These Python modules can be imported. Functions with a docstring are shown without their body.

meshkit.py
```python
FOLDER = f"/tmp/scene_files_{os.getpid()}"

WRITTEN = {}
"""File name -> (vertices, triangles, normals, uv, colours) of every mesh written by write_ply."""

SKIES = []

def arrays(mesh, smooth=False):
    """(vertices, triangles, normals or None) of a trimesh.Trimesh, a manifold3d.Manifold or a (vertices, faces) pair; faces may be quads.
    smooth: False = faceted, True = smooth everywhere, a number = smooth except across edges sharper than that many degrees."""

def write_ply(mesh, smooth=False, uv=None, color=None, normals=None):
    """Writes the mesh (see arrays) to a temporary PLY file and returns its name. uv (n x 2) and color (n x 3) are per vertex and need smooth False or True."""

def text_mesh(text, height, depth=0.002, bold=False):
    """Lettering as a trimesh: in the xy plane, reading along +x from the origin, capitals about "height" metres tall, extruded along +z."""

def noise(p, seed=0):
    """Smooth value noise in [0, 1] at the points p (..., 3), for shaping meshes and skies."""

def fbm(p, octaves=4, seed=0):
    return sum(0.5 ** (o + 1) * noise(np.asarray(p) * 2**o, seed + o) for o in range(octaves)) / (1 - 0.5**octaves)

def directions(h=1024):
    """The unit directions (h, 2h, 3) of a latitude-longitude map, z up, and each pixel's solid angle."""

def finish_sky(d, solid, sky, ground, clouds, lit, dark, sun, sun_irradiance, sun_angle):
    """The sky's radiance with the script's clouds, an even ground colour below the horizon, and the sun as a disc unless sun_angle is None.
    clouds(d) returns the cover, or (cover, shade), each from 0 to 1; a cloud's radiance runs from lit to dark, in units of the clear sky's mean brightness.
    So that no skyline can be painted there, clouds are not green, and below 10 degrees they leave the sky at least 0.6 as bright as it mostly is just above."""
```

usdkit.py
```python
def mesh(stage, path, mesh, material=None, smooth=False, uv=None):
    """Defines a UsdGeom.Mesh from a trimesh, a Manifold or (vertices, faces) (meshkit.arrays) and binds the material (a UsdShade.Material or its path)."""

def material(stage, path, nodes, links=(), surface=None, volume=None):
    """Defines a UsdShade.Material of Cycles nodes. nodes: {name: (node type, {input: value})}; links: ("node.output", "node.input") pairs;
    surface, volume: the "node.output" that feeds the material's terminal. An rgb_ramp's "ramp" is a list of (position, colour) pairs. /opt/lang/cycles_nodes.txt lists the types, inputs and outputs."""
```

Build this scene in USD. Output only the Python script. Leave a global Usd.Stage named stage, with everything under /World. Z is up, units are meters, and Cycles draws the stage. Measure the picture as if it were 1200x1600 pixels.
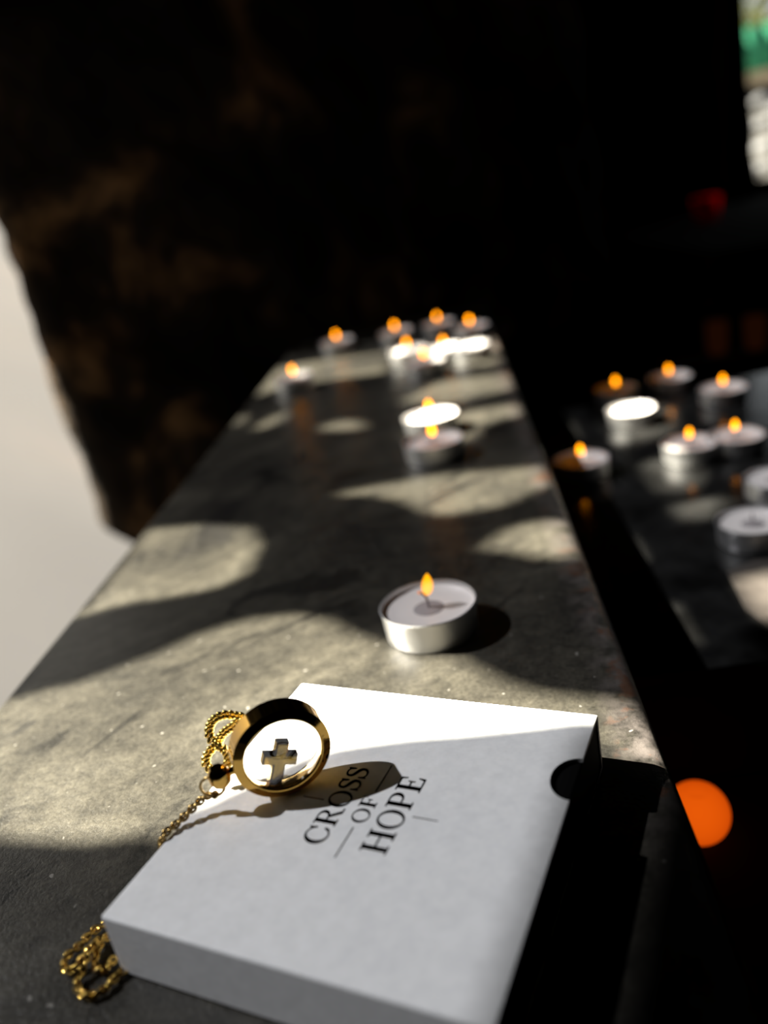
import math, random
import numpy as np, trimesh
import manifold3d as mf
from shapely.geometry import Polygon, LineString, Point, box as sbox
from shapely.ops import unary_union
from shapely import affinity
from pxr import Usd, UsdGeom, UsdLux, UsdShade, Gf, Sdf, Vt
import usdkit, meshkit

stage = Usd.Stage.CreateInMemory()
UsdGeom.SetStageUpAxis(stage, 'Z'); UsdGeom.SetStageMetersPerUnit(stage, 1.0)
UsdGeom.Xform.Define(stage, '/World'); UsdGeom.Scope.Define(stage, '/World/Looks')
rng = np.random.default_rng(7)

# ---------------------------------------------------------------- camera
FPX, PITCH, ROLL, CAMH = 1304.04, .3649, -.1885, .1635
cp, sp, cr, sr = math.cos(PITCH), math.sin(PITCH), math.cos(ROLL), math.sin(ROLL)
FWD = np.array([0, cp, -sp]); _R = np.array([1., 0, 0]); _U = np.array([0, sp, cp])
RT, UP = cr*_R + sr*_U, -sr*_R + cr*_U
CAM = np.array([0, 0, CAMH])
cam = UsdGeom.Camera.Define(stage, '/World/camera')
cam.CreateHorizontalApertureAttr(36.0); cam.CreateVerticalApertureAttr(48.0)
cam.CreateFocalLengthAttr(FPX/1200*36.0)
cam.CreateFStopAttr(6.7); cam.CreateFocusDistanceAttr(.247)
cam.CreateClippingRangeAttr(Gf.Vec2f(.01, 1000))
cam.CreateExposureAttr(0.0)
M = Gf.Matrix4d(1)
for i, r in enumerate((RT, UP, -FWD, CAM)): M.SetRow3(i, Gf.Vec3d(*map(float, r)))
cam.AddTransformOp().Set(M)

# ---------------------------------------------------------------- sun and sky
SUN_AZ, SUN_EL = math.radians(-12), math.radians(47)       # the way the sunlight travels
LD = np.array([math.cos(SUN_AZ)*math.cos(SUN_EL), math.sin(SUN_AZ)*math.cos(SUN_EL), -math.sin(SUN_EL)])
SUN = 15.5
sun = UsdLux.DistantLight.Define(stage, '/World/sun')
sun.CreateIntensityAttr(SUN); sun.CreateNormalizeAttr(True); sun.CreateAngleAttr(.62); sun.CreateColorAttr(Gf.Vec3f(1, .935, .76))
def look_matrix(z, pos):
    z = np.asarray(z, float)/np.linalg.norm(z); x = np.cross([0, 1, 0], z); x /= np.linalg.norm(x); y = np.cross(z, x)
    m = Gf.Matrix4d(1)
    for i, r in enumerate((x, y, z, pos)): m.SetRow3(i, Gf.Vec3d(*map(float, r)))
    return m
sun.AddTransformOp().Set(look_matrix(-LD, (0, 0, 0)))     # a light shines along its -z
sky = UsdLux.DomeLight.Define(stage, '/World/sky')
sky.CreateIntensityAttr(.22); sky.CreateColorAttr(Gf.Vec3f(.90, .95, 1.0))

# ---------------------------------------------------------------- helpers
def ray(x, y): return FWD + RT*((x-600)/FPX) + UP*((800-y)/FPX)
def onz(x, y, z=0.): d = ray(x, y); return CAM + d*((z-CAMH)/d[2])
def ony(x, y, Y): d = ray(x, y); return CAM + d*(Y/d[1])
def onplane(x, y, c, n): d = ray(x, y); return CAM + d*(((c-CAM)@n)/(d@n))
used = {}
def path(name, parent=None):
    base = (parent if isinstance(parent, str) else str(parent.GetPath())) if parent is not None else '/World'
    k = base + '/' + name; n = used.get(k, 0); used[k] = n+1
    return k if n == 0 else f'{k}_{n:03d}'
def keys(p, **kw):
    for k, v in kw.items():
        if v: p.SetCustomDataByKey(k, v)
    return p
def obj(name, mesh, mat, parent=None, smooth=35, **kw):
    if hasattr(mesh, 'to_mesh'):
        a = mesh.to_mesh(); mesh = trimesh.Trimesh(a.vert_properties[:, :3], a.tri_verts)
    p = usdkit.mesh(stage, path(name, parent), mesh, mat, smooth=smooth).GetPrim()
    return keys(p, **kw)
def thing(name, label, category, loc=(0, 0, 0), rotz=0, group=None):
    x = UsdGeom.Xform.Define(stage, path(name)); x.AddTranslateOp().Set(Gf.Vec3d(*map(float, loc)))
    if rotz: x.AddRotateZOp().Set(rotz)
    return keys(x.GetPrim(), label=label, category=category, group=group)
def cat(ms): return trimesh.util.concatenate(ms)
def bx(x0, x1, y0, y1, z0, z1):
    m = trimesh.creation.box((x1-x0, y1-y0, z1-z0)); m.apply_translation(((x0+x1)/2, (y0+y1)/2, (z0+z1)/2)); return m
def rbox(x0, x1, y0, y1, z0, z1, r, n=12):
    s = mf.Manifold.sphere(r, n)
    return mf.Manifold.batch_hull([s.translate((x, y, z)) for x in (x0+r, x1-r) for y in (y0+r, y1-r) for z in (z0+r, z1-r)])
def lathe(prof, n=64):
    return trimesh.creation.revolve(np.asarray(prof, float), sections=n)
def frame(o, a, b, n):
    T = np.eye(4); T[:3, 0], T[:3, 1], T[:3, 2], T[:3, 3] = a, b, n, o; return T
def extr(poly, h):
    gs = getattr(poly, 'geoms', [poly])
    return cat([trimesh.creation.extrude_polygon(g, h, engine='earcut') for g in gs if g.area > 1e-12])
def tube(pts, r, n=8, closed=False):
    p = np.asarray(pts, float); r = np.broadcast_to(r, (len(p),))
    t = (np.roll(p, -1, 0)-np.roll(p, 1, 0)) if closed else np.gradient(p, axis=0)
    t /= np.linalg.norm(t, axis=1, keepdims=True)
    u = np.cross(t[0], [0, 0, 1] if abs(t[0][2]) < .9 else [1, 0, 0]); V = []
    for i in range(len(p)):
        u = u-t[i]*(u@t[i]); u /= np.linalg.norm(u); w = np.cross(t[i], u)
        for k in range(n):
            q = 2*math.pi*k/n; V.append(p[i]+r[i]*(math.cos(q)*u+math.sin(q)*w))
    m = len(p); Fc = []
    for i in range(m if closed else m-1):
        j = (i+1) % m
        for k in range(n):
            l = (k+1) % n; Fc += [[i*n+k, i*n+l, j*n+l], [i*n+k, j*n+l, j*n+k]]
    if not closed:
        V += [p[0], p[-1]]
        for k in range(n):
            l = (k+1) % n; Fc += [[m*n, i0 := l, k], [m*n+1, (m-1)*n+k, (m-1)*n+l]]
    return trimesh.Trimesh(np.array(V), np.array(Fc), process=False)
def spline(pts, step):
    from scipy.interpolate import CubicSpline
    p = np.asarray(pts, float); d = np.r_[0, np.cumsum(np.linalg.norm(np.diff(p, axis=0), axis=1))]
    f = CubicSpline(d, p); q = f(np.linspace(0, d[-1], 600))
    l = np.r_[0, np.cumsum(np.linalg.norm(np.diff(q, axis=0), axis=1))]
    s = np.arange(0, l[-1], step)
    return np.stack([np.interp(s, l, q[:, k]) for k in range(3)], 1)

# ---------------------------------------------------------------- materials
def mat(name, nodes, links=(), surface='p.BSDF'):
    return usdkit.material(stage, '/World/Looks/'+name, nodes, links, surface=surface)
def plain(name, color, rough=.5, metal=0., **kw):
    return mat(name, {'p': ('principled_bsdf', {'base_color': color, 'roughness': rough, 'metallic': metal, **kw})})
def noisy(name, c1, c2, scale, rough=.6, bump=.002, detail=6, lo=.35, hi=.65, metal=0., **kw):
    return mat(name, {'g': ('geometry', {}), 'n': ('noise_texture', {'scale': scale, 'detail': detail, 'roughness': .6}),
        'r': ('rgb_ramp', {'ramp': [(lo, c1), (hi, c2)]}), 'b': ('bump', {'strength': .7, 'distance': bump}),
        'p': ('principled_bsdf', {'roughness': rough, 'metallic': metal, **kw})},
        [('g.position', 'n.vector'), ('n.fac', 'r.fac'), ('r.color', 'p.base_color'), ('n.fac', 'b.height'), ('b.normal', 'p.normal')])

SL = .1226                                               # the slab runs at this angle to the view
M_slab = mat('worn_steel', {
    'g': ('geometry', {}), 'm': ('mapping', {'rotation': (0, 0, SL)}), 'mr': ('mapping', {'rotation': (0, 0, -.66)}), 'ms': ('mapping', {'scale': (1., 1.35, 1.), 'location': (.23, .31, .0)}), 'mt': ('mapping', {'scale': (1., 2.3, 1.), 'location': (.34, .12, 0)}),
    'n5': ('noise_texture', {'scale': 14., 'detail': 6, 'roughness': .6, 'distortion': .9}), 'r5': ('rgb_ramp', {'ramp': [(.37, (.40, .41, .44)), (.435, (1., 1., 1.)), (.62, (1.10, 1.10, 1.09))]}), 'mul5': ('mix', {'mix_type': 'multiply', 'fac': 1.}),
    'sx': ('separate_xyz', {}),
    'n1': ('noise_texture', {'scale': 9.5, 'detail': 8, 'roughness': .65, 'distortion': .6}),
    'n2': ('noise_texture', {'scale': 160., 'detail': 6, 'roughness': .7}),
    'n3': ('noise_texture', {'scale': 700., 'detail': 4, 'roughness': .7}), 'r3': ('rgb_ramp', {'ramp': [(.30, (.62, .62, .62)), (.66, (1.32, 1.32, 1.32))]}), 'mul2': ('mix', {'mix_type': 'multiply', 'fac': 1.}),
    'r1': ('rgb_ramp', {'ramp': [(.28, (.011, .011, .0125)), (.40, (.024, .023, .0208)), (.53, (.038, .0355, .030)), (.68, (.060, .056, .047))]}),
    'r2': ('rgb_ramp', {'ramp': [(.30, (.47, .47, .48)), (.62, (1.0, .985, .955))]}),
    'mul': ('mix', {'mix_type': 'multiply', 'fac': 1.}),
    'rs': ('rgb_ramp', {'ramp': [(.74, (0, 0, 0)), (.79, (1, 1, 1))]}), 'ns': ('noise_texture', {'scale': 330., 'detail': 1, 'roughness': .5}),
    'spk': ('mix', {'color2': (.16, .152, .14)}),
    'lip': ('map_range', {'from_min': .027, 'from_max': .040, 'to_min': 0, 'to_max': 1, 'clamp': True}),
    'nl': ('noise_texture', {'scale': 110., 'detail': 5, 'roughness': .6}), 'rl': ('rgb_ramp', {'ramp': [(.40, (0, 0, 0)), (.60, (1, 1, 1))]}),
    'lipm': ('math', {'math_type': 'multiply'}), 'dust': ('mix', {'color2': (.095, .083, .079)}),
    'nr': ('noise_texture', {'scale': 60., 'detail': 4, 'roughness': .6}), 'rr': ('rgb_ramp', {'ramp': [(.56, (0, 0, 0)), (.63, (1, 1, 1))]}),
    'rustm': ('math', {'math_type': 'multiply'}), 'rust': ('mix', {'color2': (.085, .040, .024)}),
    'rough': ('map_range', {'from_min': .3, 'from_max': .7, 'to_min': .17, 'to_max': .34, 'clamp': True}),
    'b': ('bump', {'strength': .45, 'distance': .0005}), 'bs': ('math', {'math_type': 'add'}),
    'p': ('principled_bsdf', {'specular_ior_level': .55})},
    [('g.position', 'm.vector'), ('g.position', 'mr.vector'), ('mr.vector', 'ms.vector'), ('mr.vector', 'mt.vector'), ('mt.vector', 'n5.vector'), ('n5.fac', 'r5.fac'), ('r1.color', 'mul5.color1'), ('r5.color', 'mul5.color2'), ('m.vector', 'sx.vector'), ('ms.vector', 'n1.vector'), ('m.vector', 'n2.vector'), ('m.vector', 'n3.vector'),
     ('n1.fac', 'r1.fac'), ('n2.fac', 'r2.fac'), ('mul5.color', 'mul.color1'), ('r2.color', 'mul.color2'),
     ('m.vector', 'ns.vector'), ('ns.fac', 'rs.fac'), ('n3.fac', 'r3.fac'), ('mul.color', 'mul2.color1'), ('r3.color', 'mul2.color2'), ('mul2.color', 'spk.color1'), ('rs.color', 'spk.fac'),
     ('sx.x', 'lip.value'), ('m.vector', 'nl.vector'), ('nl.fac', 'rl.fac'), ('lip.result', 'lipm.value1'), ('rl.color', 'lipm.value2'), ('spk.color', 'dust.color1'), ('lipm.value', 'dust.fac'),
     ('m.vector', 'nr.vector'), ('nr.fac', 'rr.fac'), ('rr.color', 'rustm.value1'), ('lip.result', 'rustm.value2'), ('dust.color', 'rust.color1'), ('rustm.value', 'rust.fac'),
     ('rust.color', 'p.base_color'), ('n1.fac', 'rough.value'), ('rough.result', 'p.roughness'),
     ('n2.fac', 'bs.value1'), ('n3.fac', 'bs.value2'), ('bs.value', 'b.height'), ('b.normal', 'p.normal')])
M_shelf = noisy('black_polished_stone', (.003, .003, .003), (.017, .017, .017), 30, rough=.16, bump=.0004, specular_ior_level=.38)
M_black = noisy('matte_black_stone', (.004, .0035, .003), (.010, .008, .006), 9, rough=.95, bump=.004, specular_ior_level=.1)  # near-black tone that keeps the room surfaces dark
M_rock = mat('dark_rock', {'g': ('geometry', {}), 'n': ('noise_texture', {'scale': 5.5, 'detail': 8, 'roughness': .62, 'distortion': .5}), 'n2': ('noise_texture', {'scale': 28., 'detail': 6, 'roughness': .6}),
    'r': ('rgb_ramp', {'ramp': [(.44, (.014, .012, .010)), (.56, (.036, .024, .015)), (.69, (.36, .20, .09))]}),  # ramp paints the brown highlights into the rock colour
    'b': ('bump', {'strength': .9, 'distance': .02}), 'p': ('principled_bsdf', {'roughness': .9, 'specular_ior_level': .12})},
    [('g.position', 'n.vector'), ('g.position', 'n2.vector'), ('n.fac', 'r.fac'), ('r.color', 'p.base_color'), ('n2.fac', 'b.height'), ('b.normal', 'p.normal')])
M_bank = noisy('whitewashed_plaster', (.115, .111, .119), (.126, .122, .130), 3.0, rough=.9, bump=.0)
M_card = mat('white_card', {'g': ('geometry', {}), 'n': ('noise_texture', {'scale': 700., 'detail': 5, 'roughness': .7}), 'n0': ('noise_texture', {'scale': 240., 'detail': 4, 'roughness': .7}),
    'r': ('rgb_ramp', {'ramp': [(.25, (.74, .745, .755)), (.7, (.86, .865, .875))]}), 'b': ('bump', {'strength': .35, 'distance': .0002}),
    'p': ('principled_bsdf', {'roughness': .62, 'specular_ior_level': .3})},
    [('g.position', 'n.vector'), ('g.position', 'n0.vector'), ('n0.fac', 'r.fac'), ('r.color', 'p.base_color'), ('n.fac', 'b.height'), ('b.normal', 'p.normal')])
M_blackcard = plain('black_card', (.0015, .0015, .0015), .9, specular_ior_level=.1)
M_foil = plain('dark_gold_foil', (.09, .056, .024), .12, 1.)
M_gold = mat('polished_gold', {'g': ('geometry', {}), 'n': ('noise_texture', {'scale': 60., 'detail': 2}), 'r': ('rgb_ramp', {'ramp': [(.3, (.62, .36, .075)), (.7, (.78, .47, .11))]}),
    'p': ('principled_bsdf', {'metallic': 1., 'roughness': .10})}, [('g.position', 'n.vector'), ('n.fac', 'r.fac'), ('r.color', 'p.base_color')])
M_chain = plain('sunlit_gold_chain', (.97, .70, .17), .27, 1.)  # chain gold brightened in colour for the sunlit loops
M_chainpile = plain('shaded_gold_chain', (.60, .38, .09), .09, 1.)  # same gold, shade put into the colour for the coil
M_chaindark = plain('dim_gold_chain', (.42, .28, .10), .25, 1.)  # same gold, darkened in colour for the dim strand and ring
M_cross = plain('brushed_gold', (.56, .37, .075), .12, 1.)
M_alu = plain('aluminium_cup', (.62, .62, .63), .44, 1.)
M_wax = plain('white_wax', (.80, .755, .745), .32, specular_ior_level=.5, subsurface_weight=.0)
M_waxdark = plain('melted_wax', (.38, .35, .36), .18)
M_wick = plain('charred_wick', (.30, .26, .27), .9)
M_ember = mat('ember', {'e': ('emission', {'color': (1., .33, .12), 'strength': .9})}, surface='e.emission')
def flame_mat(name, hot, cool, s, clear=0.):
    return mat(name, {'w': ('layer_weight', {'blend': .42}), 'm': ('mix', {'color1': hot, 'color2': cool}), 'e': ('emission', {'strength': s}), 't': ('transparent_bsdf', {'color': (1, 1, 1)}), 'x': ('mix_closure', {'fac': clear})},
               [('w.facing', 'm.fac'), ('m.color', 'e.color'), ('e.emission', 'x.closure1'), ('t.BSDF', 'x.closure2')], surface='x.closure')
M_flame = flame_mat('candle_flame', (1.08, .47, .002), (.95, .25, .001), 2.2, .58)
M_flamefar = flame_mat('candle_flame_far', (1.0, .33, .002), (.95, .20, .001), 9.5)  # stronger glow so far flames still show when blurred
M_flamelow = flame_mat('candle_flame_shelf', (1.0, .33, .002), (.95, .22, .001), 6.5)  # stronger glow for the blurred flames on the lower shelf
M_glass = mat('clear_glass', {'t': ('transparent_bsdf', {'color': (.985, .985, .985)}), 'g': ('glossy_bsdf', {'roughness': .02, 'color': (1, 1, 1)}), 'f': ('fresnel', {'IOR': 1.45}), 'm': ('mix_closure', {})},
    [('f.fac', 'm.fac'), ('t.BSDF', 'm.closure1'), ('g.BSDF', 'm.closure2')], surface='m.closure')
PANE_T = .226  # unseen glass, tone set to pass a little direct sun
M_pane = mat('sun_dimming_glass', {'t': ('transparent_bsdf', {'color': (PANE_T*.99, PANE_T*1.025, PANE_T*1.15)}), 'g': ('glossy_bsdf', {'roughness': .25, 'color': (.3, .3, .3)}), 'f': ('fresnel', {'IOR': 1.3}), 'm': ('mix_closure', {})},
    [('f.fac', 'm.fac'), ('t.BSDF', 'm.closure1'), ('g.BSDF', 'm.closure2')], surface='m.closure')
M_wood = noisy('dark_wood', (.02, .011, .006), (.05, .026, .014), 12, rough=.7, bump=.001)
M_amber = mat('glowing_amber_glass', {'w': ('layer_weight', {'blend': .35}), 'm': ('mix', {'color1': (1., .125, .003), 'color2': (.60, .055, .001)}), 'e': ('emission', {'strength': .80})},
    [('w.facing', 'm.fac'), ('m.color', 'e.color')], surface='e.emission')

# ---------------------------------------------------------------- structure: slab, shelf, rock, walls
E1, E2 = np.array([math.cos(SL), -math.sin(SL), 0]), np.array([math.sin(SL), math.cos(SL), 0])
S0 = np.array([-.1775, .2, 0])                            # a point of the slab's left edge
SW = .2432
def slab_at(s, t, z=0): return S0 + E1*s + E2*t + np.array([0, 0, z])
r = .006
prof = [(0, -.05), (0, -.002), (.0006, -.0006), (.002, 0)] + [(SW-.018, 0)] + [(SW-r+r*math.sin(a)*1., -r*.8+r*.8*math.cos(a)) for a in np.linspace(0, math.pi/2, 7)] + [(SW, -.05)]
sm = extr(Polygon(prof), 1.45)
sm.apply_transform(frame(slab_at(0, -.5), E1, np.array([0, 0, 1.]), -E2) @ np.diag([1, 1, -1, 1]))
sm.fix_normals()
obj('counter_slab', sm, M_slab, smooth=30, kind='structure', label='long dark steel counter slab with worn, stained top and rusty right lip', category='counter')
pm = extr(Polygon([(.004, -.80), (.004, -.05), (SW-.004, -.05), (SW-.004, -.80)]), 1.42)
pm.apply_transform(frame(slab_at(0, -.49), E1, np.array([0, 0, 1.]), -E2) @ np.diag([1, 1, -1, 1])); pm.fix_normals()
obj('counter_plinth', pm, M_black, kind='structure', label='black stone plinth under the steel counter slab', category='plinth')
SHZ = -.05                                                # the lower shelf's top
q0, q1 = slab_at(SW+.001, .135), slab_at(SW+.001, .56)
sh = extr(Polygon([q0[:2], (.95, q0[1]-.06), (.95, q1[1]), q1[:2]]), .004); sh.apply_translation((0, 0, SHZ-.004))
obj('lower_shelf', sh, M_shelf, kind='structure', label='polished black stone shelf one step below the counter, right side', category='shelf')
q0b = slab_at(SW-.003, .14)
shp = extr(Polygon([q0b[:2]+[.003, .004], (.949, q0[1]-.055), (.949, q1[1]-.005), (q1[0], q1[1]-.006)]), .746); shp.apply_translation((0, 0, -.80))
obj('shelf_plinth', shp, M_black, kind='structure', label='black stone plinth under the polished lower shelf', category='plinth')
obj('floor', bx(-.19, 2.2, -1.2, 3.0, -.90, -.80), M_black, kind='structure', label='dark stone floor of the chapel around the counter', category='floor')
obj('ceiling', bx(-1.13, 2.3, -1.3, 3.0, 1.62, 1.72), M_black, kind='structure', label='soot black ceiling over the counter', category='ceiling')  # out of view; overhangs the left wall to hold back the sun

# white sloping bank that the window opens on: it rises away from the counter's left edge
BT = math.radians(37.5); BX, BZ = -.353, -.216
def bank_z(x): return BZ + (BX-x)*math.tan(BT)
gx, gy = np.meshgrid(np.r_[np.linspace(-.195, -1.3, 60), np.linspace(-1.35, -3.2, 20)], np.linspace(-1.2, 6.5, 120))
P = np.stack([gx.ravel(), gy.ravel(), bank_z(gx).ravel()], 1)
P[:, 2] += .010*meshkit.noise(P*.9, 3) + .0008*meshkit.noise(P*4.0, 5)
ny, nx = gx.shape
Fq = [[j*nx+i, j*nx+i+1, (j+1)*nx+i+1, (j+1)*nx+i] for j in range(ny-1) for i in range(nx-1)]
top = trimesh.Trimesh(P, np.vstack([np.array(Fq)[:, [0, 1, 2]], np.array(Fq)[:, [0, 2, 3]]]), process=False)
low = P.copy(); low[:, 2] = -.9
rim = [i for i in range(nx)] + [j*nx+nx-1 for j in range(1, ny)] + [(ny-1)*nx+i for i in range(nx-2, -1, -1)] + [j*nx for j in range(ny-2, 0, -1)]
n0 = len(P); sides = []
for a, b in zip(rim, rim[1:]+rim[:1]): sides += [[a, n0+a, n0+b], [a, n0+b, b]]
bank = trimesh.Trimesh(np.vstack([P, low]), np.vstack([top.faces, np.array(sides)]), process=False)
if top.face_normals[0][2] < 0: bank.invert()
obj('plaster_bank', bank, M_bank, smooth=True, kind='structure', label='smooth whitewashed plaster bank rising left of the counter', category='bank')

# rock mass behind the white bank and the counter's far left
plan = [(-.372, 1.06), (-.27, 1.15), (-.05, 1.36), (.25, 1.62), (.62, 1.95), (.72, 2.35), (.3, 2.62), (-.5, 2.62), (-.72, 2.36), (-.60, 1.85), (-.47, 1.42)]
ring = np.array(LineString(plan+[plan[0]]).segmentize(.012).coords)[:-1]
for _ in range(14): ring = .25*np.roll(ring, 1, 0)+.5*ring+.25*np.roll(ring, -1, 0)
zz = np.arange(-.88, 1.62, .0125); n = len(ring)
tang = np.roll(ring, -1, 0)-np.roll(ring, 1, 0); nrm = np.stack([tang[:, 1], -tang[:, 0]], 1); nrm /= np.linalg.norm(nrm, axis=1)[:, None]
V = np.concatenate([np.c_[ring, np.full(n, z)] for z in zz]); N = np.concatenate([np.c_[nrm, np.zeros(n)] for z in zz])
def ridged(p, s): return 1-2*np.abs(meshkit.noise(p, s))
lean = -.045*np.clip(V[:, 2]+.2, -.5, 1.4)
disp = .034*meshkit.noise(V*np.array([3.2, 3.2, 2.2]), 11) + .020*ridged(V*np.array([6, 6, 8.]), 12) + .009*ridged(V*17, 13) + .004*meshkit.noise(V*45, 14) - .016
V = V + N*disp[:, None]; V[:, 0] += lean
Fq = []
for k in range(len(zz)-1):
    i = np.arange(n); j = (i+1) % n
    Fq.append(np.stack([k*n+i, k*n+j, (k+1)*n+j], 1)); Fq.append(np.stack([k*n+i, (k+1)*n+j, (k+1)*n+i], 1))
rock = trimesh.Trimesh(V, np.vstack(Fq), process=False)
if (rock.face_normals[:n] * np.c_[nrm, np.zeros(n)]).sum() < 0: rock.invert()
obj('wall_rock', rock, M_rock, smooth=True, kind='structure', label='rough dark brown rock wall behind the counter on the left', category='rock wall')

# out-of-view window wall on the left: dimming glass, openings shaped to cast the sun patches
XG = -.75
def to_win(P): s = (P[0]-XG)/LD[0]; q = P - LD*s; return q[1], q[2]
BOXH = .0186
def hole(pts): return Polygon([to_win(onz(*(p if len(p) == 3 else (*p, 0.)))) for p in pts]).buffer(0)
H_ = BOXH; WX = .0125; LS = SHZ; LW = SHZ+.0125
holes = [
 hole([(-200, 1135), (0, 1098), (130, 1065), (250, 1020), (330, 985), (400, 966), (470, 958), (520, 966), (560, 988), (610, 1004), (660, 1015), (720, 1024), (780, 1056), (850, 1082), (920, 1090), (975, 1094), (1030, 1120), (1100, 1190),
       (1085, 1196), (960, 1191), (934, 1110, H_), (850, 1122, H_), (740, 1134, H_), (640, 1142, H_), (540, 1156, H_), (470, 1178, H_), (380, 1222, H_), (310, 1256, H_), (240, 1302), (130, 1312), (0, 1305), (-200, 1300)]),
 hole([(100, 970), (150, 946), (235, 826), (330, 818), (400, 823), (414, 850), (395, 893), (350, 915), (290, 928), (210, 940)]),
 hole([(525, 772), (600, 757), (690, 741), (851, 728), (861, 757), (800, 786), (700, 805), (668, 797), (630, 779), (580, 772)]),
 hole([(755, 857), (800, 826), (850, 812), (890, 814), (912, 868), (850, 870), (800, 860)]),
 hole([(498, 669), (535, 655), (560, 657), (585, 666), (540, 672)]), hole([(398, 670), (430, 650), (460, 640), (448, 656), (420, 667)]),
 hole([(366, 662), (384, 645), (394, 650), (374, 668)]),
 hole([(632, 627), (690, 596), (796, 581), (803, 606), (740, 622), (690, 631)]), hole([(715, 662), (740, 640), (810, 630), (815, 648), (760, 664)]),
 hole([(396, 620), (436, 574), (520, 561), (612, 549), (612, 580), (520, 592), (450, 604)]),
 hole([(606, 548, WX), (618, 537, WX), (640, 545, WX), (665, 536, WX), (662, 549, WX), (635, 560, WX), (609, 563, WX)]),
 hole([(672, 546, WX), (690, 536, WX), (720, 526, WX), (756, 534, WX), (758, 549, WX), (724, 553, WX), (684, 557, WX)]), hole([(757, 550), (775, 526), (795, 524), (797, 547)]),
 hole([(618, 655, WX), (640, 630, WX), (700, 623, WX), (730, 635, WX), (715, 660, WX), (660, 671, WX)]),
 hole([(944, 650, LW), (950, 625, LW), (990, 612, LW), (1030, 620, LW), (1030, 650, LW), (970, 672, LW)]),
 hole([(1008, 727, LS), (1036, 713, LS), (1085, 720, LS), (1100, 740, LS), (1090, 764, LS), (1042, 770, LS)]),
 hole([(1055, 792, LS), (1080, 784, LS), (1145, 774, LS), (1135, 798, LS), (1085, 815, LS)]),
 hole([(1163, 908, LS), (1240, 892, LS), (1260, 990, LS), (1212, 974, LS)]),
]
for i in range(len(holes)):                               # openings traced back from the sun patches, edges rounded
    holes[i] = holes[i].buffer(.002).buffer(-.002)
zone = unary_union([Polygon([to_win(q) for q in (slab_at(-.05, -.45), np.array([-.26, -.45, 0]), np.array([.0190, .107, 0]), np.array([.0625, .190, 0]), np.array([.085, .200, 0]), slab_at(SW+.012, 1.15), slab_at(-.05, 1.15))]),
    hole([(1000, 560, LW), (1290, 560, LW), (1290, 860, LW), (1120, 850, LW), (1040, 715, LW)]), unary_union(holes).buffer(.006)]).buffer(.01).buffer(-.01)
zone = Polygon(zone.exterior) if zone.geom_type == 'Polygon' else zone.convex_hull  # wall stays opaque outside this zone to keep those areas dark
WY0, WY1, WZ0, WZ1 = -1.3, 2.62, .44, 1.62
wallp = sbox(WY0, WZ0, WY1, WZ1).difference(zone)
wallp = unary_union([wallp, sbox(WY0, .07, .50, WZ0+.01), sbox(2.42, -.1, WY1, WZ0+.01)])  # lower part closed to keep sun off the near bank
TW = frame(np.array([XG, 0, 0]), np.array([0, 1., 0]), np.array([0, 0, 1.]), np.array([1., 0, 0]))
def win(poly, x0, th): m = extr(poly, th); m.apply_transform(TW); m.apply_translation((x0, 0, 0)); return m
obj('unseen_wall_left', win(wallp, 0, .02), M_black, smooth=False, kind='structure', label='dark wall panel around the sooty broken window on the left', category='wall')
wt = thing('window_1', 'unseen dimming glass left of the counter, with openings shaped for the sun patches', 'window'); keys(wt, kind='structure')
pane = zone.buffer(.004).difference(unary_union(holes))
for g in getattr(pane, 'geoms', [pane]): obj('pane', win(g, -.004, .003), M_pane, wt, smooth=False)

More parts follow.
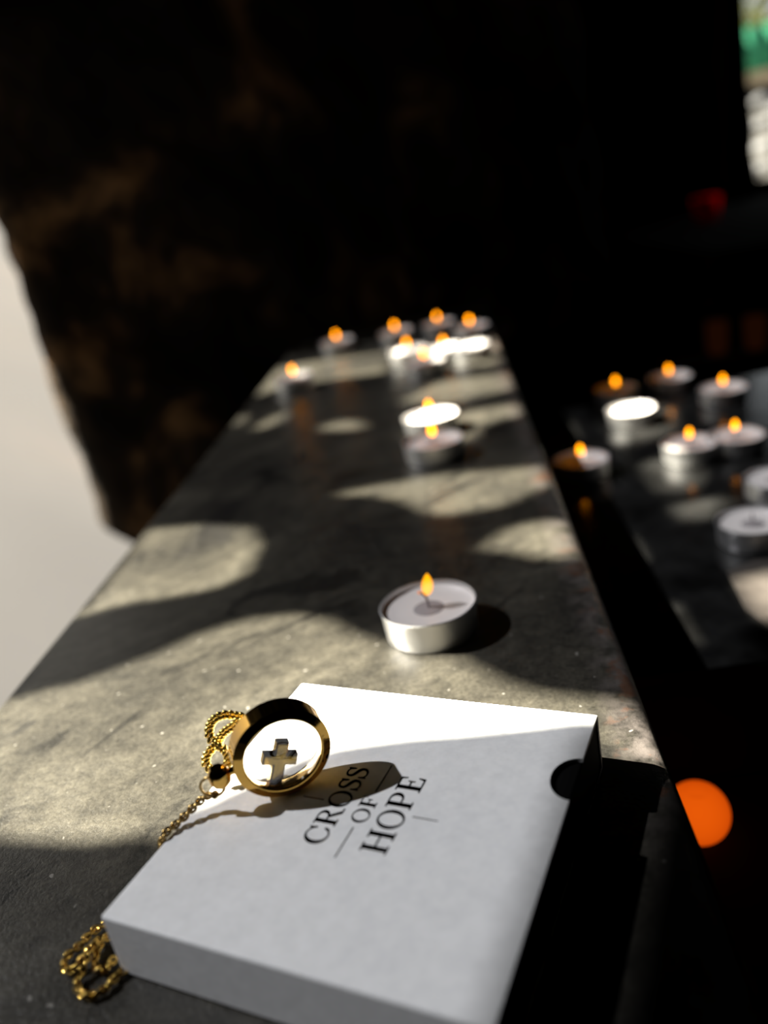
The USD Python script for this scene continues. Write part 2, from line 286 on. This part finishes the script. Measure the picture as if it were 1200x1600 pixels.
# back wall, with the opening to the outside at the upper right
YB = 2.66
def bw(x, y): q = ony(x, y, YB); return q[0], q[2]
op = Polygon([bw(1160, -160), bw(1163, 0), bw(1166, 60), bw(1169, 130), bw(1175, 170), bw(1179, 205), bw(1176, 235), bw(1181, 262), bw(1184, 281), bw(1230, 276), bw(1330, 270), bw(1330, -160)])
wb = sbox(-.9, -.85, 2.3, 1.66).difference(op)
m = extr(wb, .12); m.apply_transform(frame(np.array([0, YB+.12, 0]), np.array([1., 0, 0]), np.array([0, 0, 1.]), np.array([0, -1., 0])))
obj('wall_back', m, M_black, smooth=False, kind='structure', label='black back wall with an opening to daylight at the upper right', category='wall')
obj('wall_right', bx(2.2, 2.3, -1.3, 2.66, -.85, 1.66), M_black, smooth=False, kind='structure', label='black wall closing the room on the right', category='wall')
obj('wall_front', bx(-.75, 2.3, -1.32, -1.22, -.85, 1.66), M_black, smooth=False, kind='structure', label='black wall behind the camera', category='wall')

# ---------------------------------------------------------------- gift box with foil lettering
BYAW = -.4943; AX, AY = np.array([math.cos(BYAW), math.sin(BYAW), 0]), np.array([math.sin(BYAW), -math.cos(BYAW), 0])   # right and towards the camera
BO = np.array([-.0372, .2391, 0]); BW, BD = .0966, .0969
TB = frame(BO, AX, -AY, np.array([0, 0, 1.]))              # local: u right, w = -v (v runs to the front), z up
def inbox(m):
    if hasattr(m, 'to_mesh'):
        a = m.to_mesh(); m = trimesh.Trimesh(a.vert_properties[:, :3], a.tri_verts)
    m = m.copy(); m.apply_transform(TB); return m
bxo = thing('gift_box', 'white square card box lying on the counter with dark foil words on its top', 'box')
t = .0013; rr_ = .0008
outer = rbox(0, BW+.004, -BD, 0, .0002, BOXH, rr_, 16)
inner = mf.Manifold.cube((BW, BD-2*t, BOXH-2*t)).translate((t, -BD+t, t+.0001))
notch = mf.Manifold.cylinder(.1, .0079, .0079, 48).scale((.82, 1, 1)).translate((BW, -.0273, -.05))
cut = mf.Manifold.cube((.02, .2, .1)).translate((BW, -.15, -.05))
obj('sleeve', inbox(outer - inner - cut - notch), M_card, bxo, smooth=40)
tr = rbox(t+.0003, BW-.0003, -BD+t+.0003, -t-.0003, t+.0003, BOXH-.0015, .0005, 8)
obj('tray', inbox(tr), M_blackcard, bxo, smooth=40, label='dark inner tray seen in the thumb notch')

def ell(cx, cy, rx, ry): return affinity.scale(Point(cx, cy).buffer(1, 48), rx, ry)
def R(x0, y0, x1, y1): return sbox(x0, y0, x1, y1)
def serif(x0, x1, y, up):                                   # a slab serif with brackets
    h = .045; s = R(x0, y, x1, y+h) if up else R(x0, y-h, x1, y)
    return s
TH, TN = .16, .05
def stem(x, w=TH): return unary_union([R(x, 0, x+w, 1), serif(x-.09, x+w+.09, 0, True), serif(x-.09, x+w+.09, 1, False)])
def G(ch):
    if ch == 'O': return ell(.42, .5, .42, .52).difference(ell(.42, .5, .295, .47)), .84
    if ch == 'C':
        o = ell(.42, .5, .42, .52).difference(ell(.45, .5, .30, .465)).difference(Polygon([(.45, .5), (1.2, .98), (1.2, .06)]))
        return unary_union([o, Polygon([(.72, 1.0), (.765, 1.0), (.765, .66), (.735, .66), (.66, .86)]), Polygon([(.70, .13), (.765, .25), (.79, .24), (.72, .08)])]), .80
    if ch == 'S':
        pts = np.array([(.50, .70), (.47, .86), (.36, .965), (.26, .975), (.13, .92), (.085, .78), (.13, .65), (.28, .55), (.42, .46), (.50, .34), (.49, .17), (.39, .06), (.27, .025), (.15, .06), (.07, .18), (.04, .33)])
        from scipy.interpolate import CubicSpline
        f = CubicSpline(np.arange(len(pts)), pts); s = f(np.linspace(0, len(pts)-1, 90)); k = np.linspace(0, 1, 90)
        wd = .022 + .052*np.exp(-((k-.5)/.2)**2)
        o = unary_union([Point(*a).buffer(w, 8).union(Point(*b).buffer(w2, 8)).convex_hull for a, b, w, w2 in zip(s, s[1:], wd, wd[1:])])
        return unary_union([o, Polygon([(.47, 1.0), (.515, 1.0), (.52, .66), (.485, .66), (.42, .9)]), Polygon([(.02, .0), (.065, .0), (.11, .1), (.055, .34), (.02, .34)])]), .56
    if ch == 'R':
        bowl = ell(.42, .745, .27, .255).difference(ell(.40, .745, .165, .208)).intersection(R(.36, 0, 1, 1))
        return unary_union([stem(.10), bowl, R(.2, .955, .42, 1), R(.2, .49, .42, .535), Polygon([(.36, .5), (.50, .5), (.78, .05), (.90, .045), (.90, 0), (.66, 0)])]), .82
    if ch == 'P':
        bowl = ell(.42, .725, .28, .275).difference(ell(.40, .725, .170, .228)).intersection(R(.36, 0, 1, 1))
        return unary_union([stem(.10), bowl, R(.2, .955, .42, 1), R(.2, .45, .42, .497)]), .72
    if ch == 'H': return unary_union([stem(.10), stem(.68), R(.2, .49, .72, .54)]), .93
    e = [stem(.10), R(.2, .95, .64, 1), Polygon([(.64, 1), (.60, 1), (.57, .95), (.625, .74), (.66, .74)]), R(.2, .49, .50, .54), Polygon([(.50, .65), (.475, .65), (.44, .515), (.475, .37), (.50, .37)])]
    if ch == 'E': e += [R(.2, 0, .66, .05), Polygon([(.67, 0), (.62, 0), (.58, .05), (.655, .28), (.69, .28)])]
    return unary_union(e), (.70 if ch == 'E' else .64)
def word(txt, cap, u_base, v0, v1):
    gap = .10; gl = [G(c) for c in txt]; W = sum(w for _, w in gl)+gap*(len(txt)-1); sx = (v0-v1)/W; x = 0
    for g, w in gl:
        q = affinity.scale(affinity.translate(g.buffer(.010), x, 0), sx, cap, origin=(0, 0)); x += w+gap
        # reading runs from the front to the back: x -> w = -v0+x ; up -> -u
        q = affinity.affine_transform(q, [0, -1, 1, 0, u_base, -v0])
        m = extr(q, .00005); m.apply_translation((0, 0, BOXH))
        obj('foil_letter', inbox(m), M_foil, bxo, smooth=False)
word('CROSS', .0062, .0423, .0637, .0352)
word('OF', .0046, .0497, .0545, .0452)
word('HOPE', .0069, .0590, .0628, .0356)
for (u0, u1, v0, v1) in ((.04715, .0475, .0562, .0664), (.04725, .0476, .0324, .0431), (.0606, .0675, .0492, .0495), (.0285, .0349, .0488, .0491)):
    m = bx(u0, u1, -v1, -v0, BOXH, BOXH+.00005); obj('foil_rule', inbox(m), M_foil, bxo, smooth=False)

# ---------------------------------------------------------------- gold locket with its cross and chain
PC = np.array([-.0387, .1865, .0318+.0001]); PAZ, PTL, PR, PT = -1.2772, -.0251, .0132, .0075
PN = np.array([math.cos(PAZ)*math.cos(PTL), math.sin(PAZ)*math.cos(PTL), math.sin(PTL)])
PA = np.cross([0, 0, 1], PN); PA /= np.linalg.norm(PA); PB = np.cross(PN, PA)
TP = frame(PC, PA, PB, PN)
def inpend(m): m = m.copy(); m.apply_transform(TP); return m
lk = thing('locket_necklace', 'round gold glass locket with a small cross inside, standing on the white box', 'necklace')
hT = PT/2
def ringprof(s):                                            # outer, bevel, lip, inner wall; s mirrors
    return [(PR-.0012, .0), (PR-.0005, 0)]
prof = [(.0121, -hT+.0010), (.0123, -hT+.0002), (.0126, -hT), (.0128, -hT), (PR, -hT+.0005), (PR, hT-.0013), (.0131, hT-.0011), (.0111, hT-.0001), (.0108, hT), (.0105, hT-.0001), (.0103, hT-.0008), (.0104, hT-.0024), (.0121, -hT+.0010)]
ringm = lathe(prof, 128); ringm.fix_normals()
obj('case', inpend(ringm), M_gold, lk, smooth=25)
for zc, gr in ((hT-.0018, .01028), (-hT+.0006, .0120)):
    g = trimesh.creation.cylinder(gr, .0006, sections=96); g.apply_translation((0, 0, zc+.0003))
    obj('glass_disc', inpend(g), M_glass, lk, smooth=40)
def c2(X, Y):                                              # crop position -> pendant plane (mm)
    q = onplane(240+X/3.75, 1060+Y/3.75, PC+PN*.0011, PN)-PC; return np.array([q@PA, q@PB])
top_, bot_, le_, ri_ = c2(765, 385), c2(713, 660), c2(645, 487), c2(840, 477)
upv = (top_-bot_)/np.linalg.norm(top_-bot_); rtv = np.array([upv[1], -upv[0]]); ctr = (le_+ri_)/2
L_up, L_dn, L_ar, hw = (top_-ctr)@upv+.0002, -(bot_-ctr)@upv+.0004, np.linalg.norm(ri_-le_)/2+.0002, .0018
L_dn = min(L_dn, .0088)
def bar(x0, x1, y0, y1, z0, z1, c=.00045):
    p = [(x, y, z0) for x in (x0, x1) for y in (y0, y1)]+[(x, y, z1-c) for x in (x0, x1) for y in (y0, y1)]+[(x, y, z1) for x in (x0+c, x1-c) for y in (y0+c, y1-c)]
    return mf.Manifold.hull_points(np.array(p, float))
CZ0, CZ1 = -.0016, .0011
cm = bar(-hw, hw, -L_dn, L_up, CZ0, CZ1) + bar(-L_ar, L_ar, -hw*.9, hw*.9, CZ0, CZ1)
a_m = cm.to_mesh(); cm = trimesh.Trimesh(a_m.vert_properties[:, :3], a_m.tri_verts)
fig = unary_union([LineString([(-L_ar*.7, .0007), (0, 0), (L_ar*.7, .0007)]).buffer(.00028), LineString([(0, .0012), (.0002, -.002), (0, -.0048)]).buffer(.00042), Point(0, .0014).buffer(.0006)])
fm = extr(fig, .0002); fm.apply_translation((0, 0, CZ1-.00005))
TC = np.eye(4); TC[:2, 0], TC[:2, 1], TC[:2, 3] = rtv, upv, ctr; TC[2, 3] = 0
cm.apply_transform(TC); fm.apply_transform(TC)
obj('cross', inpend(cm), M_cross, lk, smooth=False, label='small solid gold crucifix standing inside the glass')
obj('figure_relief', inpend(fm), M_cross, str(lk.GetPath())+'/cross', smooth=40)
bq = onplane(343, 1213, PC, PN)-PC; bl2 = np.array([bq@PA, bq@PB]); bd = bl2/np.linalg.norm(bl2)
bail = lathe([(0, -.0030), (.0016, -.0030), (.0025, -.0021), (.0029, -.0008), (.0029, .0008), (.0025, .0021), (.0016, .0030), (0, .0030)], 40)
bail.apply_transform(frame(np.array([*(bl2), 0]), np.array([bd[0], bd[1], 0]), np.array([0, 0, 1.]), np.array([bd[1], -bd[0], 0])))
neck = trimesh.creation.cylinder(.0011, segment=[[*(bd*(PR-.0006)), 0], [*(bl2), 0]], sections=20)
bail.fix_normals()
obj('bail', inpend(bail), M_gold, lk, smooth=40); obj('bail_neck', inpend(neck), M_gold, str(lk.GetPath())+'/bail', smooth=40)
jc = onplane(332, 1229, PC, PN); a_ = np.linspace(0, 2*math.pi, 33)[:-1]
jr = np.array([jc + .0031*(math.cos(a)*(PA*.95+PN*.30) + math.sin(a)*PB) for a in a_])
obj('jump_ring', tube(jr, .00042, 8, closed=True), M_chaindark, lk, smooth=True)
def chain(pts, pitch=.00140, rl=.00098, wr=.00040):        # rolling links, each turned a quarter against the last
    p = spline(pts, pitch); tg = np.gradient(p, axis=0); tg /= np.linalg.norm(tg, axis=1, keepdims=True); ms = []
    base = trimesh.creation.torus(rl, wr, major_sections=14, minor_sections=8)
    for i in range(len(p)):
        u = np.cross(tg[i], [0.13, .2, 1]); u /= np.linalg.norm(u); w = np.cross(tg[i], u)
        k = i*math.pi/2+.5; nn = math.cos(k)*u+math.sin(k)*w
        m = base.copy(); m.apply_scale((1.15, .86, 1.)); m.apply_transform(frame(p[i], tg[i], np.cross(nn, tg[i]), nn)); ms.append(m)
    return cat(ms)
def rope(pts, pitch=.00148):                                # two strands of slanting beads
    p = spline(pts, pitch); tg = np.gradient(p, axis=0); tg /= np.linalg.norm(tg, axis=1, keepdims=True); ms = []
    base = trimesh.creation.icosphere(2, 1.); base.apply_scale((.00104, .00064, .00064))
    for i in range(len(p)):
        u = np.cross(tg[i], PN); u /= np.linalg.norm(u); w = np.cross(tg[i], u)
        for sgn in (-1, 1):
            a = tg[i]*.80+u*.60; b = np.cross(w, a)
            m = base.copy(); m.apply_transform(frame(p[i]+sgn*(u*.00056-tg[i]*.00033)+w*.00012*sgn, a, b, np.cross(a, b))); ms.append(m)
    return cat(ms)
lo_ = jc - PB*.0031
c1 = [lo_ + np.array([0, 0, .0004]), onz(312, 1252, .0232), onz(290, 1274, .0212), onz(270, 1292, .0200), onz(257, 1304, BOXH+.0010)]
e_ = BO - AX*.0012 + AY*((c1[-1]-BO)@AY+.002); c1 += [np.array([e_[0], e_[1], .015]), np.array([e_[0]-.001, e_[1]-.003, .006]), np.array([e_[0]-.0015, e_[1]-.010, .0014]), BO-AX*.003+AY*.078+np.array([0, 0, .0014]), BO-AX*.0022+AY*.092+np.array([0, 0, .0014])]
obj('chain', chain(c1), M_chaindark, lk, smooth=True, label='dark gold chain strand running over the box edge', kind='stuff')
def cr2(X, Y, yy): return ony(240+X/3.75, 1060+Y/3.75, yy)
c3 = [cr2(512, 225, .1945), cr2(490, 222, .1948), cr2(430, 212, .195), cr2(372, 228, .195), cr2(330, 280, .1955), cr2(328, 335, .195), cr2(352, 378, .194), cr2(392, 402, .1925), cr2(432, 440, .1915), cr2(437, 490, .191), cr2(420, 540, .190)]
c4 = [cr2(492, 250, .1928), cr2(462, 282, .193), cr2(418, 312, .1935), cr2(392, 345, .194), cr2(372, 385, .1948), cr2(335, 420, .194), cr2(308, 465, .1935), cr2(312, 512, .193), cr2(345, 540, .192), cr2(372, 548, .191)]
obj('chain', rope(c3), M_chain, lk, smooth=True, label='bright gold chain loop in the sun behind the locket', kind='stuff')
obj('chain', rope(c4), M_chain, lk, smooth=True, label='bright gold chain loop in the sun behind the locket', kind='stuff')
def pl(L, zs): return [onz(80+x/5, 1400+y/5, z) for (x, y), z in zip(L, zs)]
k1 = [(430, 215), (380, 245), (300, 300), (230, 380), (140, 455), (103, 520), (108, 572), (150, 588), (205, 545), (262, 465), (325, 390), (400, 322)]
k2 = [(445, 318), (405, 345), (372, 410), (345, 480), (345, 545), (380, 585), (435, 560), (478, 480)]
k3 = [(330, 400), (290, 455), (255, 520), (240, 590), (208, 660), (208, 720), (250, 772), (330, 778), (400, 742), (460, 690), (510, 625), (560, 590)]
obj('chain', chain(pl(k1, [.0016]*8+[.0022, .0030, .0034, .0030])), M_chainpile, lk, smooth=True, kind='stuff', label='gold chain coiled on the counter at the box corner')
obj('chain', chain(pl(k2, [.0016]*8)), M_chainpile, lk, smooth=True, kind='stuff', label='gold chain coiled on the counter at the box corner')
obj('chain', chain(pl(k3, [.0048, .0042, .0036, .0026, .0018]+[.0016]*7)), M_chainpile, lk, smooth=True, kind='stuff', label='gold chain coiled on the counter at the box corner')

# ---------------------------------------------------------------- tealights
TR, THT = .019, .0125
cup_prof = [(0, .0002), (TR*.93, .0002), (TR*.955, .0008), (TR*.965, .004), (TR*.985, .010), (TR, THT-.0003), (TR+.0003, THT), (TR-.0003, THT+.0002), (TR-.0006, THT-.0004), (TR*.965, .009), (TR*.94, .004), (TR*.93, .0009), (0, .0009)]
def tealight(loc, label, lit=True, fm=None, lean=(0, 0), wax_z=.0100, fs=1., group=None, flame_px=None):
    t_ = thing('tealight', label, 'candle', loc, rotz=float(rng.uniform(0, 360)) if flame_px is None else 0, group=group)
    cm = lathe(cup_prof, 72)
    ang = np.arctan2(cm.vertices[:, 1], cm.vertices[:, 0]); rad = np.hypot(cm.vertices[:, 0], cm.vertices[:, 1])
    cm.vertices[:, 2] += (cm.vertices[:, 2] > .008)*.00012*np.sin(5*ang+rng.uniform(0, 6)); cm.fix_normals()
    obj('cup', cm, M_alu, t_, smooth=40)
    wp = [(0, .001), (TR*.93, .001), (TR*.955, wax_z*.8), (TR*.962, wax_z+.0009), (TR*.90, wax_z+.0002), (TR*.6, wax_z), (TR*.24, wax_z-.0002), (.0016, wax_z-.0002), (0, wax_z-.0002)]
    wm = lathe(wp, 64); wm.fix_normals(); obj('wax', wm, M_wax, t_, smooth=50)
    pool = lathe([(0, wax_z-.0002), (.0061, wax_z-.0001), (.0056, wax_z+.00025), (0, wax_z+.0003)], 40); pool.fix_normals()
    obj('wick_base', pool, M_waxdark, t_, smooth=40)
    wk = spline([(0, 0, wax_z), (0, 0, wax_z+.0028), (-.0007, 0, wax_z+.0056), (-.0028, -.0002, wax_z+.0074)], .0003)
    obj('wick', tube(wk, .00050, 8), M_wick, t_, smooth=True)
    if lit:
        em = trimesh.creation.icosphere(2, .00062); em.apply_translation(wk[-1]); obj('ember', em, M_ember, str(t_.GetPath())+'/wick', smooth=True)
        hgt, wd = .0094*fs, .00235*fs
        zs = np.linspace(0, 1, 18); pr_ = [(max(0, wd*(math.sin(math.pi*z**.78)**.75)), z*hgt) for z in zs]; pr_[0] = (0, 0); pr_[-1] = (0, hgt)
        fl = lathe(pr_, 32); fl.fix_normals()
        k = fl.vertices[:, 2]/hgt
        fl.vertices[:, 0] += lean[0]*k; fl.vertices[:, 1] += lean[1]*k
        fl.apply_translation((.0004, 0, wax_z+.0054)); obj('flame', fl, fm or M_flamefar, t_, smooth=True)
    return t_
def at(x, y, zs=0.): q = onz(x, y, zs+THT); return (q[0], q[1], zs)
GU, GL = None, None
tealight((.0101, .2898, 0), 'lit white tealight standing alone on the counter just behind the white box', True, M_flame, lean=(.0012, 0), flame_px=1)
T = [
 ((676, 687), True, 'lit tealight in shade, nearer one of the two standing close together halfway along the counter'),
 ((672, 648), True, 'tealight with sunlit white wax, farther one of the two halfway along the counter'),
 ((458, 588), True, 'lit tealight nearest the left edge of the counter, by the long sunlit strip'),
 ((526, 532), True, 'lit tealight beyond the sunlit strip, leftmost of the far row on the counter'),
 ((618, 517), True, 'lit tealight in the far row, second from the left, behind the sunlit cluster'),
 ((684, 504), True, 'farthest lit tealight at the top of the far cluster'),
 ((735, 509), True, 'lit tealight at the right end of the far row on the counter'),
 ((637, 545), True, 'sunlit tealight at the left of the far cluster, its rim glaring white'),
 ((663, 563), True, 'shaded lit tealight at the front of the far cluster'),
 ((693, 543), True, 'sunlit tealight in the middle of the far cluster with a small orange flame'),
 ((733, 539), False, 'unlit sunlit tealight glaring white at the right of the far cluster'),
]
for (x, y), lit, lab in T: tealight(at(x, y), lab, lit, M_flamefar, fs=.8)
L = [
 ((962, 607), True, 'dim lit tealight at the left of the back row on the lower black shelf'),
 ((1046, 588), True, 'lit tealight in the middle of the back row on the lower black shelf'),
 ((1129, 605), True, 'lit tealight at the right of the back row on the lower black shelf'),
 ((986, 638), False, 'unlit tealight with blazing white sunlit wax on the lower shelf'),
 ((1078, 691), True, 'lit tealight with sunlit silver cup beside the light patch on the lower shelf'),
 ((1149, 679), True, 'lit tealight with gleaming right rim at the right of the lower shelf'),
 ((908, 717), True, 'lit tealight in deep shade close beside the counter on the lower shelf'),
 ((1214, 745), False, 'unlit tealight cut off by the right edge of the picture on the lower shelf'),
 ((1176, 812), False, 'unlit half-shaded tealight nearest the camera on the lower shelf'),
]
for (x, y), lit, lab in L: tealight(at(x, y, SHZ), lab, lit, M_flamelow, fs=.8)

sp_ = Polygon([onz(x, y, SHZ)[:2] for x, y in ((1140, 896), (1180, 880), (1260, 872), (1300, 930), (1262, 1000), (1212, 985), (1168, 952))]).buffer(.004).buffer(-.003)  # flat pale patch of unknown material on the shelf
spm = extr(sp_, .0012); spm.apply_translation((0, 0, SHZ+.0001))
obj('pale_patch', spm, noisy('pale_patch_tone', (.036, .030, .027), (.060, .051, .046), 90, rough=.6, bump=.0004), label='flat pale patch at the near right end of the lower shelf', category='wax')

# ---------------------------------------------------------------- glowing glasses in the dark
def glow_globe(c, r_, name, label, cat_, m, rim=True):
    t_ = thing(name, label, cat_, (c[0], c[1], c[2]-r_))
    a = np.linspace(-math.pi/2, math.pi*.33, 30)
    pts = [(max(0, r_*math.cos(k)), r_+r_*math.sin(k)) for k in a]; pts[0] = (0, 0)
    inn = [(max(0, x-.0014), z+.0006) for x, z in pts[::-1]]; inn[-1] = (0, .0014)
    sh_ = lathe(pts+inn, 56); sh_.fix_normals(); obj('glass_bowl', sh_, m, t_, smooth=50)
    w = lathe([(0, .003), (r_*.5, .003), (r_*.78, r_*.6), (r_*.80, r_*1.05), (0, r_*1.05)], 40); w.fix_normals(); obj('wax', w, M_amber if m is M_amber else m, t_, smooth=50)
    return t_
d = ray(1090, 1270); ca = CAM + d*.35
glow_globe(ca, .0131, 'amber_votive', 'glowing orange votive glass low beside the counter, half hidden by its edge', 'candle holder', M_amber)
lz = ca[2]-.0131
obj('low_ledge', bx(ca[0]-.025, 1.0, ca[1]-.30, ca[1]+.03, -.80, lz), M_black, smooth=False, kind='structure', label='black stone ledge low beside the counter under the orange votive', category='ledge')
obj('back_ledge', bx(.72, 2.15, 1.62, 2.60, -.80, ony(1105, 345, 2.2)[2]), M_black, smooth=False, kind='structure', label='black stone ledge by the back wall below the bright opening', category='ledge')
M_red = mat('red_glass_glow', {'n': ('noise_texture', {'scale': 14., 'detail': 1}), 'r': ('rgb_ramp', {'ramp': [(.45, (.02, .0, .0)), (.66, (.75, .005, .006))]}), 'g': ('geometry', {}), 'e': ('emission', {'strength': .30})},
    [('g.position', 'n.vector'), ('n.fac', 'r.fac'), ('r.color', 'e.color')], surface='e.emission')
rc = ony(1104, 320, 2.2); rz = ony(1105, 345, 2.2)[2]
vt = thing('red_votive', 'dim red votive glass on the dark ledge near the bright opening', 'candle holder', (rc[0], rc[1], rz))
vm = lathe([(0, 0), (.024, 0), (.030, .02), (.034, .058), (.031, .058), (.027, .02), (.022, .004), (0, .004)], 40); vm.fix_normals(); obj('glass_cup', vm, M_red, vt, smooth=40)
pst = ony(1128, 250, 2.55)
obj('timber_post', rbox(pst[0]-.022, pst[0]+.022, 2.55, 2.60, ony(1105, 345, 2.2)[2], 1.61, .004), M_wood, label='dark timber post standing left of the bright opening', category='post')
M_dimamber = mat('faint_glow_amber_glass', {'e': ('emission', {'color': (.05, .012, .003), 'strength': .20})}, surface='e.emission')  # faint self-glow gives the dim reddish look; no flame inside
c = ony(1150, 548, 1.30); obj('far_ledge', bx(c[0]-.12, 1.2, 1.26, 1.36, -.80, c[2]-.006), M_black, smooth=False, kind='structure', label='black stone ledge behind the lower shelf', category='ledge')
for x, y, lab in ((1121, 520, 'dim reddish glass candle holder in the dark, left one behind the lower shelf'), (1180, 512, 'dim reddish glass candle holder in the dark, right one behind the lower shelf')):
    c = ony(x, y+32, 1.30)
    v_ = thing('glass_holder', lab, 'candle holder', c)
    g = lathe([(0, 0), (.013, 0), (.015, .01), (.0165, .05), (.0145, .05), (.012, .01), (.011, .004), (0, .004)], 32); g.fix_normals(); obj('glass_cup', g, M_dimamber, v_, smooth=40)

# ---------------------------------------------------------------- outside the opening
M_ground = noisy('pale_gravel', (.014, .0135, .012), (.03, .028, .025), 6, rough=.95, bump=.01)
GZ = -.3
YO = 6.0
def out(x, y, Y): return ony(x, y, Y)
g0 = out(1190, 285, 3.2)
obj('outdoor_ground', bx(1.0, 9.0, 2.9, 12.0, -1.0, -.55), M_ground, smooth=False, kind='structure', label='pale gravel ground outside the opening', category='ground')
M_green = noisy('green_painted_metal', (.02, .19, .10), (.03, .26, .14), 3, rough=.9, bump=.001)
fa, fb = out(1150, 118, YO), out(1150, 46, YO)
ft = thing('metal_fence', 'green corrugated metal fence outside the opening', 'fence')
M_conc = noisy('tan_plinth', (.40, .31, .19), (.62, .50, .33), 5, rough=.9, bump=.004)
wx = out(1150, 80, YO)[0]
for i in range(14):
    x0 = wx-.5+i*.16
    a = np.linspace(0, 1, 9); prof2 = [(x0+.16*k, .02*math.sin(2*math.pi*k)) for k in a]; pol = Polygon(prof2+[(x, y+.006) for x, y in prof2[::-1]])
    m = extr(pol, fb[2]-fa[2]); m.apply_translation((0, YO, fa[2])); obj('panel', m, M_green, ft, smooth=30)
pb = out(1150, 142, YO-.05)
obj('fence_footing', bx(wx-.6, wx+1.9, YO-.08, YO+.15, pb[2]-.02, fa[2]), M_conc, ft, smooth=False)
ter = bx(wx-.8, wx+2.2, 3.6, YO+.1, -.56, pb[2]-.02)
obj('earth_terrace', bx(wx-.8, wx+2.2, 4.9, YO+2.2, -.56, pb[2]-.02), M_ground, smooth=False, kind='structure', label='grey earth terrace below the green fence', category='terrace')
M_stone = noisy('pale_stone', (.03, .031, .034), (.13, .13, .136), 5, rough=.9, bump=.01)
cols = ['large', 'small']
spots = [(1188, 160, 4.80, .044, 'topmost of the pale stones heaped outside the opening'), (1212, 172, 4.75, .046, 'pale stone near the top right of the heap outside the opening'),
 (1190, 196, 4.40, .041, 'pale stone in the upper middle of the heap outside, against the jamb'), (1216, 208, 4.35, .045, 'pale stone in the upper middle of the heap outside, at the picture edge'),
 (1192, 231, 4.0, .038, 'pale stone in the lower middle of the heap outside, against the jamb'), (1218, 243, 3.95, .04, 'pale stone in the lower middle of the heap outside, at the picture edge'),
 (1192, 264, 3.66, .036, 'lowest pale stone of the heap outside, just above the sill'), (1216, 274, 3.62, .034, 'lowest pale stone at the picture edge in the heap outside')]
for i, (x, y, Y, rs, lab) in enumerate(spots):
    m = trimesh.creation.icosphere(3, 1.); v = m.vertices.copy()
    v *= (1+.22*meshkit.noise(v*1.3+i*7.1, 21)+.08*meshkit.noise(v*3.1+i, 22))[:, None]; c = out(x, y, Y)
    m.vertices = v*np.array([rs, rs, rs*.75])+c
    obj('boulder', m, M_stone, smooth=True, label=lab, category='stone', group='stones in the rubble heap outside')
hb = [(out(1150, 300, 3.7)[0], 3.4), (out(1400, 300, 3.7)[0], 3.4), (out(1450, 300, 5)[0], 5.0), (out(1140, 300, 5)[0], 5.0)]
hv = np.array([[*hb[0], -.56], [*hb[1], -.56], [*hb[2], -.56], [*hb[3], -.56], [*hb[3], out(1190, 165, 5.0)[2]], [*hb[2], out(1190, 165, 5.0)[2]], [*hb[0], out(1190, 290, 3.4)[2]], [*hb[1], out(1190, 290, 3.4)[2]]])
hm = mf.Manifold.hull_points(hv.astype(float)); obj('rubble_heap', hm, M_ground, smooth=False, kind='structure', label='grey rubble slope outside carrying the pale stones', category='slope')
M_leaf = mat('yellowing_leaf', {'o': ('geometry', {}), 'r': ('rgb_ramp', {'ramp': [(0, (.05, .055, .015)), (.5, (.22, .17, .07)), (1, (.38, .33, .22))]}), 'd': ('diffuse_bsdf', {}), 't': ('translucent_bsdf', {}), 'm': ('mix_closure', {'fac': .4})},
    [('o.random_per_island', 'r.fac'), ('r.color', 'd.color'), ('r.color', 't.color'), ('d.BSDF', 'm.closure1'), ('t.BSDF', 'm.closure2')], surface='m.closure')
tb = out(1190, 10, YO+.8); tt = thing('bush', 'yellowing leafy bush behind the green fence outside', 'bush')
lv, lf = [], []
for i in range(900):
    c = np.array([tb[0]+rng.normal(0, .45), tb[1]+rng.normal(0, .25), tb[2]-.1+rng.normal(0, .28)]); s = rng.uniform(.03, .06)
    a = rng.normal(size=3); a /= np.linalg.norm(a); b = np.cross(a, rng.normal(size=3)); b /= np.linalg.norm(b); k = len(lv)
    lv += [c-a*s, c+b*s*.45, c+a*s, c-b*s*.45]; lf += [[k, k+1, k+2], [k, k+2, k+3]]
obj('foliage', trimesh.Trimesh(np.array(lv), np.array(lf), process=False), M_leaf, tt, smooth=False, kind='stuff')
